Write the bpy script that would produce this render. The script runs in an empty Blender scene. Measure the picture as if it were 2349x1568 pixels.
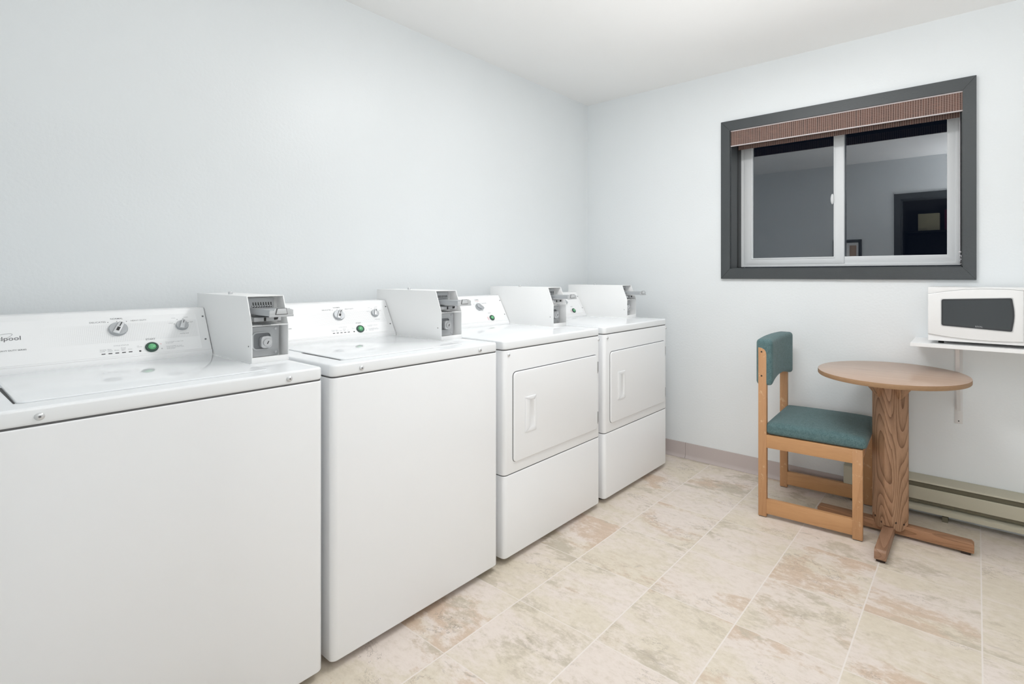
import bpy, bmesh, math, random
from mathutils import Vector, Matrix
random.seed(7)
PI = math.pi
scn = bpy.context.scene
COL = scn.collection

# ------------------------------------------------------------------ materials
def s2l(c):
    return tuple(((v/255)/12.92 if v/255 <= .04045 else ((v/255+.055)/1.055)**2.4) for v in c)

def new_mat(name):
    m = bpy.data.materials.new(name); m.use_nodes = True
    return m, m.node_tree, m.node_tree.nodes['Principled BSDF']

def plain(name, rgb, rough=.5, metal=0., spec=.5, bump=0., bscale=200., coat=0., lin=False):
    m, nt, b = new_mat(name)
    c = rgb if lin else s2l(rgb)
    b.inputs['Base Color'].default_value = (*c, 1)
    b.inputs['Roughness'].default_value = rough
    b.inputs['Metallic'].default_value = metal
    b.inputs['Specular IOR Level'].default_value = spec
    b.inputs['Coat Weight'].default_value = coat
    b.inputs['Coat Roughness'].default_value = .08
    n = nt.nodes.new('ShaderNodeTexNoise'); n.inputs['Scale'].default_value = bscale; n.inputs['Detail'].default_value = 3
    tc = nt.nodes.new('ShaderNodeTexCoord'); nt.links.new(tc.outputs['Object'], n.inputs['Vector'])
    # very slight tonal unevenness so nothing is a dead flat colour
    n2 = nt.nodes.new('ShaderNodeTexNoise'); n2.inputs['Scale'].default_value = 3.
    nt.links.new(tc.outputs['Object'], n2.inputs['Vector'])
    mx = nt.nodes.new('ShaderNodeMix'); mx.data_type = 'RGBA'
    mx.inputs['A'].default_value = (*[v*.985 for v in c], 1); mx.inputs['B'].default_value = (*[min(1, v*1.015) for v in c], 1)
    nt.links.new(n2.outputs['Fac'], mx.inputs['Factor']); nt.links.new(mx.outputs['Result'], b.inputs['Base Color'])
    if bump:
        bp = nt.nodes.new('ShaderNodeBump'); bp.inputs['Strength'].default_value = bump; bp.inputs['Distance'].default_value = .002
        nt.links.new(n.outputs['Fac'], bp.inputs['Height']); nt.links.new(bp.outputs['Normal'], b.inputs['Normal'])
    return m

class NT:
    """tiny node-graph helper"""
    def __init__(s, nt): s.nt = nt
    def node(s, t, **kw):
        n = s.nt.nodes.new(t)
        for k, v in kw.items(): setattr(n, k, v)
        return n
    def link(s, a, b): s.nt.links.new(a, b)
    def math(s, op, a, b=None, c=None, clamp=False):
        n = s.node('ShaderNodeMath', operation=op); n.use_clamp = clamp
        for i, v in enumerate((a, b, c)):
            if v is None: continue
            if isinstance(v, (int, float)): n.inputs[i].default_value = v
            else: s.link(v, n.inputs[i])
        return n.outputs[0]
    def mix(s, f, a, b):
        n = s.node('ShaderNodeMix', data_type='RGBA')
        for k, v in (('Factor', f), ('A', a), ('B', b)):
            if isinstance(v, (int, float)): n.inputs[k].default_value = v
            elif isinstance(v, tuple): n.inputs[k].default_value = (*v, 1)
            else: s.link(v, n.inputs[k])
        return n.outputs['Result']
    def noise(s, vec, scale, detail=4, rough=.55, dist=0.):
        n = s.node('ShaderNodeTexNoise'); n.inputs['Scale'].default_value = scale; n.inputs['Detail'].default_value = detail
        n.inputs['Roughness'].default_value = rough; n.inputs['Distortion'].default_value = dist
        s.link(vec, n.inputs['Vector']); return n.outputs['Fac']
    def ramp(s, f, lo, hi):
        n = s.node('ShaderNodeMapRange', interpolation_type='SMOOTHSTEP')
        n.inputs['From Min'].default_value = lo; n.inputs['From Max'].default_value = hi
        s.link(f, n.inputs['Value']); return n.outputs['Result']
    def scale(s, vec, v):
        n = s.node('ShaderNodeVectorMath', operation='MULTIPLY'); s.link(vec, n.inputs[0]); n.inputs[1].default_value = v
        return n.outputs[0]
    def bump(s, h, b, strength, dist=.001):
        n = s.node('ShaderNodeBump'); n.inputs['Strength'].default_value = strength; n.inputs['Distance'].default_value = dist
        s.link(h, n.inputs['Height']); s.link(n.outputs['Normal'], b.inputs['Normal'])

def wood(name, light, dark, axis='z', grain=60., stretch=.06, ring=9., rough=.45, wear=None, nb=24., amt=.30):
    m, nt, b = new_mat(name); g = NT(nt)
    o = g.node('ShaderNodeTexCoord').outputs['Object']
    sv = {'x': (stretch, 1, 1), 'y': (1, stretch, 1), 'z': (1, 1, stretch)}[axis]
    v = g.scale(o, sv)
    fine = g.noise(v, grain*4, 3, .6)
    mid = g.noise(v, grain*.6, 3, .5, .3)
    # growth rings: contour lines of a long stretched noise give flame and straight grain
    dn = g.noise(v, ring, 1, .4, .15)
    t = g.math('MULTIPLY', dn, nb)
    band = g.math('FRACT', t)
    band = g.math('POWER', band, 2.6)
    f = g.math('ADD', g.math('MULTIPLY', band, amt), g.math('ADD', g.math('MULTIPLY', fine, .38), g.math('MULTIPLY', mid, .35)))
    f = g.ramp(f, .2, .95)
    col = g.mix(f, s2l(light), s2l(dark))
    if wear:
        w = g.ramp(g.noise(o, 26., 5, .7), .57, .66)
        col = g.mix(g.math('MULTIPLY', w, .5), col, s2l(wear))
    g.link(col, b.inputs['Base Color']); b.inputs['Roughness'].default_value = rough
    g.bump(fine, b, .15, .0006)
    return m

M = {}
M['wall'] = plain('blue_grey_wall_paint', (0.775, 0.803, 0.817), .38, spec=.36, bump=.30, bscale=85., lin=True)
M['ceil'] = plain('white_ceiling_paint', (.875, .875, .87), .9, spec=.2, bump=.1, bscale=160., lin=True)
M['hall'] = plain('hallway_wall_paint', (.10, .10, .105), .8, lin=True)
M['white'] = plain('white_appliance_enamel', (.855, .865, .878), .22, spec=.5, lin=True)
M['enamel_top'] = plain('white_glossy_enamel_top', (.85, .868, .885), .06, spec=.5, lin=True)
M['plastic'] = plain('white_console_plastic', (.875, .88, .885), .4, lin=True)
M['meter'] = plain('white_powder_coat', (.885, .887, .885), .4, lin=True)
M['steel'] = plain('brushed_steel', (206, 207, 209), .32, metal=.45)
M['boltm'] = plain('bright_bolt_steel', (214, 215, 216), .3, metal=.45)
M['hinge'] = plain('dull_grey_hinge', (158, 160, 160), .5, metal=.3)
M['zinc'] = plain('dull_zinc_plate', (196, 198, 200), .45, metal=.25, bump=.1, bscale=300)
M['dark'] = plain('black_gap', (28, 27, 26), .7)
M['seam'] = plain('grey_seam', (92, 92, 92), .7)
M['slide'] = plain('grey_slide_steel', (172, 175, 178), .42, metal=.3)
M['recess'] = plain('shaded_steel_recess', (140, 143, 146), .5, metal=.4)
M['slot'] = plain('dark_slot', (48, 48, 48), .6)
M['grey_ink'] = plain('grey_print', (112, 113, 115), .6)
M['faint_ink'] = plain('pale_grey_print', (158, 159, 160), .6)
M['pink_ink'] = plain('pale_red_print', (226, 178, 182), .6)
M['knob'] = plain('silver_grey_knob', (176, 179, 182), .38, metal=.25)
M['knob_hi'] = plain('pale_silver_knob_face', (205, 207, 209), .35, metal=.2)
M['green_ring'] = plain('dark_green_rubber', (56, 82, 72), .45)
M['green'] = plain('translucent_green_button', (96, 178, 122), .18, coat=.6)
M['casing'] = plain('charcoal_painted_wood', (66, 70, 72), .42, bump=.25, bscale=120)
M['track'] = plain('black_track', (24, 26, 27), .5)
M['vinyl'] = plain('white_vinyl_frame', (.70, .72, .735), .35, lin=True)
M['blindtrim'] = plain('pale_blind_trim', (206, 198, 198), .5)
M['chain'] = plain('white_plastic_chain', (225, 222, 226), .35)
M['taupe'] = plain('taupe_vinyl_cove', (186, 175, 172), .5)
M['heater'] = plain('cream_heater_enamel', (190, 185, 166), .45, bump=.05)
M['heater_in'] = plain('grimy_heater_interior', (112, 106, 88), .8, bump=.5, bscale=90)
M['shelfw'] = plain('white_melamine_shelf', (.84, .84, .84), .4, lin=True)
M['bracket'] = plain('painted_bracket', (220, 219, 219), .5)
M['mw'] = plain('white_microwave_plastic', (.82, .82, .82), .3, lin=True)
M['mwlip'] = plain('pale_grey_window_lip', (198, 199, 199), .4)
M['mwdark'] = plain('dark_microwave_window', (52, 55, 57), .3, spec=.25)
M['mwscreen'] = plain('smoked_microwave_mesh', (58, 63, 66), .35, spec=.3)
M['mwtext'] = plain('pale_logo_print', (150, 152, 154), .5)
M['chair_v'] = wood('honey_maple_vertical', (192, 146, 104), (160, 112, 72), 'z', 40, .10, 5, .45, wear=(220, 188, 154), nb=16, amt=.14)
M['chair_h'] = wood('honey_maple_lengthwise', (196, 149, 104), (168, 120, 77), 'y', 40, .10, 5, .45, nb=16, amt=.14)
M['chair_s'] = wood('honey_maple_crosswise', (192, 146, 104), (160, 114, 74), 'x', 40, .10, 5, .45, nb=16, amt=.14)
M['oak_v'] = wood('oak_pedestal', (178, 140, 110), (104, 70, 45), 'z', 55, .15, 6.5, .5, nb=30, amt=.40)
M['oak_x'] = wood('oak_foot_lengthwise', (156, 121, 97), (112, 80, 58), 'x', 55, .12, 7, .5, nb=22)
M['oak_y'] = wood('oak_foot_crosswise', (170, 127, 95), (122, 84, 56), 'y', 55, .12, 7, .5, nb=22)
M['lamin'] = wood('oak_laminate_top', (188, 163, 145), (158, 130, 110), 'y', 30, .10, 5, .28, nb=26, amt=.24)
M['edge'] = wood('oak_edge_band', (164, 130, 97), (122, 90, 61), 'z', 90, 3., 3, .5, amt=.06)
M['bolt_hole'] = plain('dark_bolt_head', (52, 36, 26), .6)
M['cream'] = plain('cream_cardboard', (232, 226, 190), .7)
M['rubber'] = plain('grey_brown_glide', (112, 100, 90), .6)

def fabric(name, a, b_, c):
    m, nt, b = new_mat(name); g = NT(nt)
    o = g.node('ShaderNodeTexCoord').outputs['Object']
    n1 = g.noise(o, 230., 4, .8); n2 = g.noise(o, 60., 3, .6)
    f = g.math('ADD', g.math('MULTIPLY', n1, .75), g.math('MULTIPLY', n2, .25))
    col = g.mix(g.ramp(f, .34, .66), s2l(a), s2l(b_))
    col = g.mix(g.math('MULTIPLY', g.ramp(g.noise(o, 700., 2, .6), .56, .7), .45), col, s2l(c))
    g.link(col, b.inputs['Base Color']); b.inputs['Roughness'].default_value = .95
    b.inputs['Specular IOR Level'].default_value = .15; b.inputs['Sheen Weight'].default_value = .15
    g.bump(n1, b, .35, .001)
    return m
M['fabric'] = fabric('teal_woven_upholstery', (70, 96, 98), (98, 123, 125), (138, 156, 158))

def panel_dots():
    """console plate: white with a printed field of tiny grey dots (local x and z of the machine)"""
    m, nt, b = new_mat('white_plate_with_dot_print'); g = NT(nt)
    o = g.node('ShaderNodeTexCoord').outputs['Object']
    sp = g.node('ShaderNodeSeparateXYZ'); g.link(o, sp.inputs[0])
    fx = g.math('SUBTRACT', g.math('FRACT', g.math('DIVIDE', sp.outputs[0], .0042)), .5)
    fz = g.math('SUBTRACT', g.math('FRACT', g.math('DIVIDE', sp.outputs[2], .0042)), .5)
    d = g.math('SQRT', g.math('ADD', g.math('MULTIPLY', fx, fx), g.math('MULTIPLY', fz, fz)))
    dot = g.math('SUBTRACT', 1., g.ramp(d, .26, .40))
    # field: fades out to the left, straight bands above and below
    mk = g.math('MULTIPLY', g.ramp(sp.outputs[0], -.20, -.02), g.math('SUBTRACT', 1., g.ramp(sp.outputs[0], .190, .193)))
    mk = g.math('MULTIPLY', mk, g.math('MULTIPLY', g.ramp(sp.outputs[2], .976, .979), g.math('SUBTRACT', 1., g.ramp(sp.outputs[2], 1.030, 1.033))))
    col = g.mix(g.math('MULTIPLY', dot, g.math('MULTIPLY', mk, .24)), (.875, .88, .885), s2l((120, 121, 123)))
    g.link(col, b.inputs['Base Color']); b.inputs['Roughness'].default_value = .4
    return m
M['dots'] = panel_dots()

def woven():
    m, nt, b = new_mat('brown_woven_reed'); g = NT(nt)
    o = g.node('ShaderNodeTexCoord').outputs['Object']
    sp = g.node('ShaderNodeSeparateXYZ'); g.link(o, sp.inputs[0])
    wob = g.math('MULTIPLY', g.noise(o, 8., 2, .5), .004)
    fy = g.math('FRACT', g.math('DIVIDE', g.math('ADD', sp.outputs[1], wob), .0108))
    bar = g.ramp(g.math('ABSOLUTE', g.math('SUBTRACT', fy, .5)), .24, .36)
    fz = g.math('FRACT', g.math('DIVIDE', g.math('ADD', sp.outputs[2], g.math('MULTIPLY', g.noise(o, 30., 2), .004)), .0085))
    thr = g.ramp(g.math('ABSOLUTE', g.math('SUBTRACT', fz, .5)), .28, .42)
    va = g.noise(g.scale(o, (1, 90, 3)), 1.2, 2)
    dark = g.mix(g.ramp(va, .35, .65), s2l((70, 54, 50)), s2l((104, 74, 64)))
    lite = g.mix(g.noise(g.scale(o, (1, 6, 40)), 6., 2), s2l((150, 130, 121)), s2l((124, 97, 86)))
    col = g.mix(bar, dark, lite)
    col = g.mix(g.math('MULTIPLY', thr, .30), col, s2l((158, 140, 132)))
    col = g.mix(g.math('MULTIPLY', g.ramp(g.noise(g.scale(o, (1, 1, 14)), 14., 3), .5, .7), .25), col, s2l((150, 110, 96)))
    g.link(col, b.inputs['Base Color']); b.inputs['Roughness'].default_value = .8
    g.bump(bar, b, .3, .001)
    return m
M['woven'] = woven()

def glass():
    m, nt, b = new_mat('double_glazing'); g = NT(nt); nt.nodes.remove(b)
    fr = g.node('ShaderNodeFresnel'); fr.inputs['IOR'].default_value = 1.5
    k = g.math('MULTIPLY', fr.outputs[0], 3.1, clamp=True)
    tr = g.node('ShaderNodeBsdfTransparent'); tr.inputs[0].default_value = (.82, .85, .86, 1)
    gl = g.node('ShaderNodeBsdfGlossy'); gl.inputs['Roughness'].default_value = .004; gl.inputs['Color'].default_value = (.95, .97, 1, 1)
    mx = g.node('ShaderNodeMixShader'); g.link(k, mx.inputs[0]); g.link(tr.outputs[0], mx.inputs[1]); g.link(gl.outputs[0], mx.inputs[2])
    g.link(mx.outputs[0], nt.nodes['Material Output'].inputs['Surface'])
    return m
M['glass'] = glass()

def floor_mat():
    m, nt, b = new_mat('stone_look_vinyl_tile'); g = NT(nt)
    uv = g.node('ShaderNodeTexCoord').outputs['UV']; o = g.node('ShaderNodeTexCoord').outputs['Object']
    fl = g.node('ShaderNodeVectorMath', operation='FLOOR'); g.link(uv, fl.inputs[0])
    wn = g.node('ShaderNodeTexWhiteNoise', noise_dimensions='2D'); g.link(fl.outputs[0], wn.inputs['Vector'])
    off = g.scale(wn.outputs['Color'], (13., 17., 5.))
    ad = g.node('ShaderNodeVectorMath', operation='ADD'); g.link(o, ad.inputs[0]); g.link(off, ad.inputs[1])
    st = g.scale(ad.outputs[0], (1.5, .68, 1.))
    # domain warp
    wp = g.node('ShaderNodeTexNoise'); wp.inputs['Scale'].default_value = 3.2; wp.inputs['Detail'].default_value = 3
    g.link(st, wp.inputs['Vector'])
    wv = g.node('ShaderNodeVectorMath', operation='MULTIPLY_ADD'); g.link(wp.outputs['Color'], wv.inputs[0]); wv.inputs[1].default_value = (.35, .35, .35); g.link(st, wv.inputs[2])
    P = wv.outputs[0]
    big = g.noise(P, 3.0, 5, .6); big2 = g.noise(g.scale(P, (1, 1, 1)), 2.2, 5, .62, .6)
    rnd = g.node('ShaderNodeSeparateColor'); g.link(wn.outputs['Color'], rnd.inputs[0])
    off2 = g.node('ShaderNodeVectorMath', operation='ADD'); g.link(P, off2.inputs[0]); off2.inputs[1].default_value = (7.3, 2.1, 4.4)
    Q = off2.outputs[0]
    fine = g.noise(st, 38., 8, .78); grit = g.noise(st, 120., 5, .8)
    def rag(n, lo, hi, k=.34):      # cloud edge broken up by fine noise
        return g.ramp(g.math('ADD', n, g.math('MULTIPLY', g.math('SUBTRACT', fine, .5), k)), lo, hi)
    c = g.mix(rag(big, .40, .60), s2l((222, 211, 203)), s2l((215, 205, 188)))
    tan = rag(g.math('ADD', big2, g.math('MULTIPLY', g.math('SUBTRACT', rnd.outputs[0], .5), .20)), .54, .66)
    c = g.mix(g.math('MULTIPLY', tan, .85), c, s2l((202, 178, 156)))
    gr = rag(g.math('ADD', g.noise(Q, 3.4, 5, .62), g.math('MULTIPLY', g.math('SUBTRACT', rnd.outputs[1], .5), .14)), .54, .68)
    c = g.mix(g.math('MULTIPLY', gr, .85), c, s2l((184, 175, 157)))
    # fine stone mottling, darker grit inside the clouds
    c = g.mix(g.math('MULTIPLY', g.ramp(fine, .46, .68), .40), c, s2l((190, 178, 162)))
    c = g.mix(g.math('MULTIPLY', g.ramp(g.math('SUBTRACT', 1., fine), .50, .70), .30), c, s2l((232, 224, 216)))
    c = g.mix(g.math('MULTIPLY', g.math('MULTIPLY', g.ramp(grit, .55, .72), g.math('MAXIMUM', tan, gr)), .7), c, s2l((160, 136, 112)))
    fre = g.math('MULTIPLY', g.ramp(g.noise(Q, 30., 6, .78), .60, .70), g.ramp(g.noise(P, 5., 3), .52, .62))
    c = g.mix(g.math('MULTIPLY', fre, .55), c, s2l((176, 138, 106)))
    # broken hairline veins and grey smudges
    n = g.noise(st, 2.3, 8, .74, .4)
    v = g.math('SUBTRACT', 1., g.ramp(g.math('ABSOLUTE', g.math('SUBTRACT', n, .5)), 0., .008))
    v = g.math('MULTIPLY', v, g.ramp(g.noise(Q, 3.0, 4, .7), .50, .60))
    c = g.mix(g.math('MULTIPLY', v, .65), c, s2l((140, 130, 120)))
    sm = g.math('MULTIPLY', g.ramp(g.noise(g.scale(Q, (3.2, 1., 1.)), 6., 8, .76), .57, .70), g.ramp(g.noise(P, 2.6, 3), .52, .62))
    c = g.mix(g.math('MULTIPLY', sm, .8), c, s2l((152, 144, 132)))
    c = g.mix(g.math('MULTIPLY', rnd.outputs[2], .14), c, s2l((208, 194, 176)))
    # grout
    fr = g.node('ShaderNodeVectorMath', operation='FRACTION'); g.link(uv, fr.inputs[0])
    sp = g.node('ShaderNodeSeparateXYZ'); g.link(fr.outputs[0], sp.inputs[0])
    def edge(s_, w):
        d = g.math('MINIMUM', s_, g.math('SUBTRACT', 1., s_)); return g.math('SUBTRACT', 1., g.ramp(d, w*.75, w))
    e = g.math('MAXIMUM', edge(sp.outputs[1], .0088), g.math('MULTIPLY', edge(sp.outputs[0], .0072), .7))
    c = g.mix(g.math('MULTIPLY', e, .85), c, s2l((228, 220, 214)))
    g.link(c, b.inputs['Base Color'])
    b.inputs['Roughness'].default_value = .42; b.inputs['Specular IOR Level'].default_value = .35
    h = g.math('SUBTRACT', g.math('MULTIPLY', g.noise(st, 40., 4), .25), e)
    g.bump(h, b, .25, .0015)
    return m
M['floor'] = floor_mat()

def emit(name, rgb, st):
    m, nt, b = new_mat(name); b.inputs['Emission Color'].default_value = (*rgb, 1); b.inputs['Emission Strength'].default_value = st
    return m

# ------------------------------------------------------------------ mesh builder
class MB:
    def __init__(s): s.bm = bmesh.new(); s.mats = []; s.mi = 0
    def use(s, mat):
        if mat not in s.mats: s.mats.append(mat)
        s.mi = s.mats.index(mat); return s
    def _merge(s, tmp, mtx=None):
        if mtx is not None: tmp.transform(mtx)
        me = bpy.data.meshes.new('tmp'); tmp.to_mesh(me); tmp.free()
        n0 = len(s.bm.faces); s.bm.from_mesh(me); bpy.data.meshes.remove(me)
        s.bm.faces.ensure_lookup_table()
        for f in s.bm.faces[n0:]: f.material_index = s.mi
        return s
    def box(s, x0, x1, y0, y1, z0, z1, bev=0., seg=2, mtx=None):
        t = bmesh.new(); bmesh.ops.create_cube(t, size=1)
        t.transform(Matrix.Translation(((x0+x1)/2, (y0+y1)/2, (z0+z1)/2)) @ Matrix.Diagonal((abs(x1-x0), abs(y1-y0), abs(z1-z0), 1)))
        if bev: bmesh.ops.bevel(t, geom=t.edges[:], offset=bev, segments=seg, profile=.5, affect='EDGES')
        return s._merge(t, mtx)
    def prism(s, pts, axis, a0, a1, bev=0., seg=2, bevel_caps_only=False, mtx=None):
        """extrude a 2D polygon along an axis; x: pts=(y,z)  y: pts=(x,z)  z: pts=(x,y)"""
        t = bmesh.new()
        def mk(p, a): return {'x': (a, p[0], p[1]), 'y': (p[0], a, p[1]), 'z': (p[0], p[1], a)}[axis]
        v0 = [t.verts.new(mk(p, a0)) for p in pts]; v1 = [t.verts.new(mk(p, a1)) for p in pts]
        n = len(pts); c0 = t.faces.new(v0); c1 = t.faces.new(v1)
        for i in range(n): t.faces.new((v0[i], v0[(i+1) % n], v1[(i+1) % n], v1[i]))
        bmesh.ops.recalc_face_normals(t, faces=t.faces[:])
        if bev:
            ed = list(set(c0.edges[:]+c1.edges[:])) if bevel_caps_only else t.edges[:]
            bmesh.ops.bevel(t, geom=ed, offset=bev, segments=seg, profile=.5, affect='EDGES')
        return s._merge(t, mtx)
    def ring(s, outer, inner, axis, a0, a1, bev=0.):
        """frame: polygon with a polygon hole, same point count"""
        t = bmesh.new(); n = len(outer)
        def mk(p, a): return {'x': (a, p[0], p[1]), 'y': (p[0], a, p[1]), 'z': (p[0], p[1], a)}[axis]
        o0 = [t.verts.new(mk(p, a0)) for p in outer]; i0 = [t.verts.new(mk(p, a0)) for p in inner]
        o1 = [t.verts.new(mk(p, a1)) for p in outer]; i1 = [t.verts.new(mk(p, a1)) for p in inner]
        for i in range(n):
            j = (i+1) % n
            for q in ((o0[i], o0[j], i0[j], i0[i]), (o1[j], o1[i], i1[i], i1[j]), (o0[j], o0[i], o1[i], o1[j]), (i0[i], i0[j], i1[j], i1[i])): t.faces.new(q)
        bmesh.ops.recalc_face_normals(t, faces=t.faces[:])
        if bev: bmesh.ops.bevel(t, geom=t.edges[:], offset=bev, segments=2, profile=.5, affect='EDGES')
        return s._merge(t)
    def lathe(s, prof, seg=24, mtx=None):
        """profile [(r,h)] turned about local Z"""
        t = bmesh.new(); rows = []
        for r, h in prof:
            rows.append([t.verts.new((r*math.cos(2*PI*i/seg), r*math.sin(2*PI*i/seg), h)) for i in range(seg)] if r > 1e-7 else [t.verts.new((0, 0, h))])
        for a, b in zip(rows, rows[1:]):
            for i in range(seg):
                j = (i+1) % seg
                if len(a) == 1 and len(b) == 1: continue
                if len(a) == 1: t.faces.new((a[0], b[i], b[j]))
                elif len(b) == 1: t.faces.new((a[i], a[j], b[0]))
                else: t.faces.new((a[i], a[j], b[j], b[i]))
        for row in (rows[0], rows[-1]):
            if len(row) > 1: t.faces.new(row)
        bmesh.ops.recalc_face_normals(t, faces=t.faces[:])
        return s._merge(t, mtx)
    def cyl(s, p0, p1, r, seg=16):
        p0, p1 = Vector(p0), Vector(p1); d = p1-p0
        q = d.to_track_quat('Z', 'Y').to_matrix().to_4x4()
        return s.lathe([(r, 0), (r, d.length)], seg, Matrix.Translation(p0) @ q)
    def tube(s, pts, r, seg=8, closed=False):
        t = bmesh.new(); pts = [Vector(p) for p in pts]; n = len(pts); rows = []
        for i, p in enumerate(pts):
            a = pts[(i-1) % n] if closed or i > 0 else p; b = pts[(i+1) % n] if closed or i < n-1 else p
            q = (b-a).to_track_quat('Z', 'Y').to_matrix()
            rows.append([t.verts.new(p + q @ Vector((r*math.cos(2*PI*k/seg), r*math.sin(2*PI*k/seg), 0))) for k in range(seg)])
        for i in range(n if closed else n-1):
            a, b = rows[i], rows[(i+1) % n]
            for k in range(seg): t.faces.new((a[k], a[(k+1) % seg], b[(k+1) % seg], b[k]))
        if not closed: t.faces.new(rows[0][::-1]); t.faces.new(rows[-1])
        bmesh.ops.recalc_face_normals(t, faces=t.faces[:])
        return s._merge(t)
    def faces(s, verts, faces):
        t = bmesh.new(); vs = [t.verts.new(v) for v in verts]
        for f in faces: t.faces.new([vs[i] for i in f])
        bmesh.ops.recalc_face_normals(t, faces=t.faces[:])
        return s._merge(t)
    def text(s, body, width, fn, bold=0., height=None):
        """lettering: flat glyph faces mapped through fn(x, y) -> point, centred, scaled to a width"""
        cu = bpy.data.curves.new('t', 'FONT'); cu.body = body; cu.size = 1; cu.resolution_u = 3; cu.offset = bold
        ob = bpy.data.objects.new('t', cu); COL.objects.link(ob); bpy.context.view_layer.update()
        me = bpy.data.meshes.new_from_object(ob); COL.objects.unlink(ob); bpy.data.objects.remove(ob); bpy.data.curves.remove(cu)
        xs = [v.co.x for v in me.vertices]; ys = [v.co.y for v in me.vertices]
        k = width/(max(xs)-min(xs)); ky = k if height is None else height/(max(ys)-min(ys))
        cx, cy = (max(xs)+min(xs))/2, (max(ys)+min(ys))/2
        for v in me.vertices: v.co = fn((v.co.x-cx)*k, (v.co.y-cy)*ky)
        n0 = len(s.bm.faces); s.bm.from_mesh(me); bpy.data.meshes.remove(me); s.bm.faces.ensure_lookup_table()
        for f in s.bm.faces[n0:]: f.material_index = s.mi
        return s
    def build(s, name, parent=None, smooth=35, label=None):
        me = bpy.data.meshes.new(name); s.bm.to_mesh(me); s.bm.free()
        for mt in s.mats: me.materials.append(mt)
        if smooth:
            for p in me.polygons: p.use_smooth = True
            me.set_sharp_from_angle(angle=math.radians(smooth))
        ob = bpy.data.objects.new(name, me); COL.objects.link(ob)
        if parent: ob.parent = parent
        if label: ob['label'] = label
        return ob

def mb(mat): return MB().use(mat if not isinstance(mat, str) else M[mat])
def thing(name, label, cat, loc=(0, 0, 0), rz=0., group=None):
    o = bpy.data.objects.new(name, None); o.empty_display_size = .1; COL.objects.link(o)
    o.location = loc; o.rotation_euler = (0, 0, rz)
    return tag(o, label, cat, group)
def tag(o, label, cat, group=None):
    o['label'] = label; o['category'] = cat
    if group: o['group'] = group
    return o
def struct(o, label=None):
    o['kind'] = 'structure'
    if label: o['label'] = label
    return o
def dup(root, loc, label):
    def cp(o, par):
        c = o.copy(); COL.objects.link(c)
        if par: c.parent = par
        for ch in list(o.children): cp(ch, c)
        return c
    r = cp(root, None); r.location = loc; r['label'] = label
    return r
def rrect(x0, x1, y0, y1, r, n=5):
    """rounded rectangle outline, r = (bl, br, tr, tl) or one radius"""
    if not isinstance(r, tuple): r = (r,)*4
    pts = []
    for (cx, cy, sx, sy, a0), q in zip(((x0, y0, 1, 1, PI), (x1, y0, -1, 1, 1.5*PI), (x1, y1, -1, -1, 0), (x0, y1, 1, -1, .5*PI)), r):
        if q <= 0: pts.append((cx, cy)); continue
        for i in range(n+1):
            a = a0 + .5*PI*i/n
            pts.append((cx+sx*q+q*math.cos(a), cy+sy*q+q*math.sin(a)))
    return pts

H = 2.438                                    # ceiling height
XN, YR = -3.0, -3.35                         # near wall face, right wall face
# ------------------------------------------------------------------ room shell
gx = [-4.75, -4.36, -4.02, -3.69, -3.355, -3.02, -2.685, -2.35, -2.017, -1.688, -1.345, -1.008, -.668, -.372, -.04, .02]
gy = [-3.35, -3.01, -2.672, -2.336, -1.998, -1.662, -1.326, -.982, -.648, -.315, .02]
me = bpy.data.meshes.new('floor')
vs = [(x, y, 0) for y in gy for x in gx]; nx = len(gx)
fs = [(j*nx+i, j*nx+i+1, (j+1)*nx+i+1, (j+1)*nx+i) for j in range(len(gy)-1) for i in range(nx-1)]
me.from_pydata(vs, [], fs)
uvl = me.uv_layers.new(name='tile')
for p in me.polygons:
    i, j = p.index % (nx-1), p.index // (nx-1)
    for li, (a, b) in zip(p.loop_indices, ((0, 0), (1, 0), (1, 1), (0, 1))): uvl.data[li].uv = (i+.0005+a*.999, j+.0005+b*.999)
me.materials.append(M['floor'])
fl = bpy.data.objects.new('floor', me); COL.objects.link(fl); struct(fl)
struct(mb('ceil').box(-4.75, .15, YR-.1, .1, H, H+.1).build('ceiling', smooth=0))
struct(mb('wall').box(-3.12, .15, 0, .1, 0, H).build('wall_left', smooth=0))
# far wall with the window opening
WY0, WY1, WZ0, WZ1 = -2.268, -1.107, 1.222, 2.066
w = mb('wall').box(0, .24, YR, WY0, 0, H).box(0, .24, WY1, 0, 0, H).box(0, .24, WY0, WY1, 0, WZ0).box(0, .24, WY0, WY1, WZ1, H)
struct(w.build('wall_far', smooth=0))
struct(mb('wall').box(-3.12, .15, YR-.1, YR, 0, H).build('wall_right', smooth=0))
# near wall with the doorway the picture was taken from
DY0, DY1, DZ = -2.62, -1.66, 2.0
struct(mb('wall').box(XN-.12, XN, YR, DY0, 0, H).box(XN-.12, XN, DY1, 0, 0, H).box(XN-.12, XN, DY0, DY1, DZ, H).build('wall_near', smooth=0))
struct(mb('casing').box(XN, XN+.012, DY0-.06, DY0, 0, DZ+.06).box(XN, XN+.012, DY1, DY1+.06, 0, DZ+.06).box(XN, XN+.012, DY0, DY1, DZ, DZ+.06).box(XN-.12, XN, DY0, DY0+.012, 0, DZ).box(XN-.12, XN, DY1-.012, DY1, 0, DZ).box(XN-.12, XN, DY0, DY1, DZ-.012, DZ).build('trim_1', smooth=0))
# hallway beyond the doorway
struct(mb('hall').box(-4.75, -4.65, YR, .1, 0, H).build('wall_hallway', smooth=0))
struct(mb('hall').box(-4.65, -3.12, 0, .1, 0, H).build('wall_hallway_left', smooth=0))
struct(mb('hall').box(-4.65, -3.12, YR-.1, YR, 0, H).build('wall_hallway_right', smooth=0))

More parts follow.
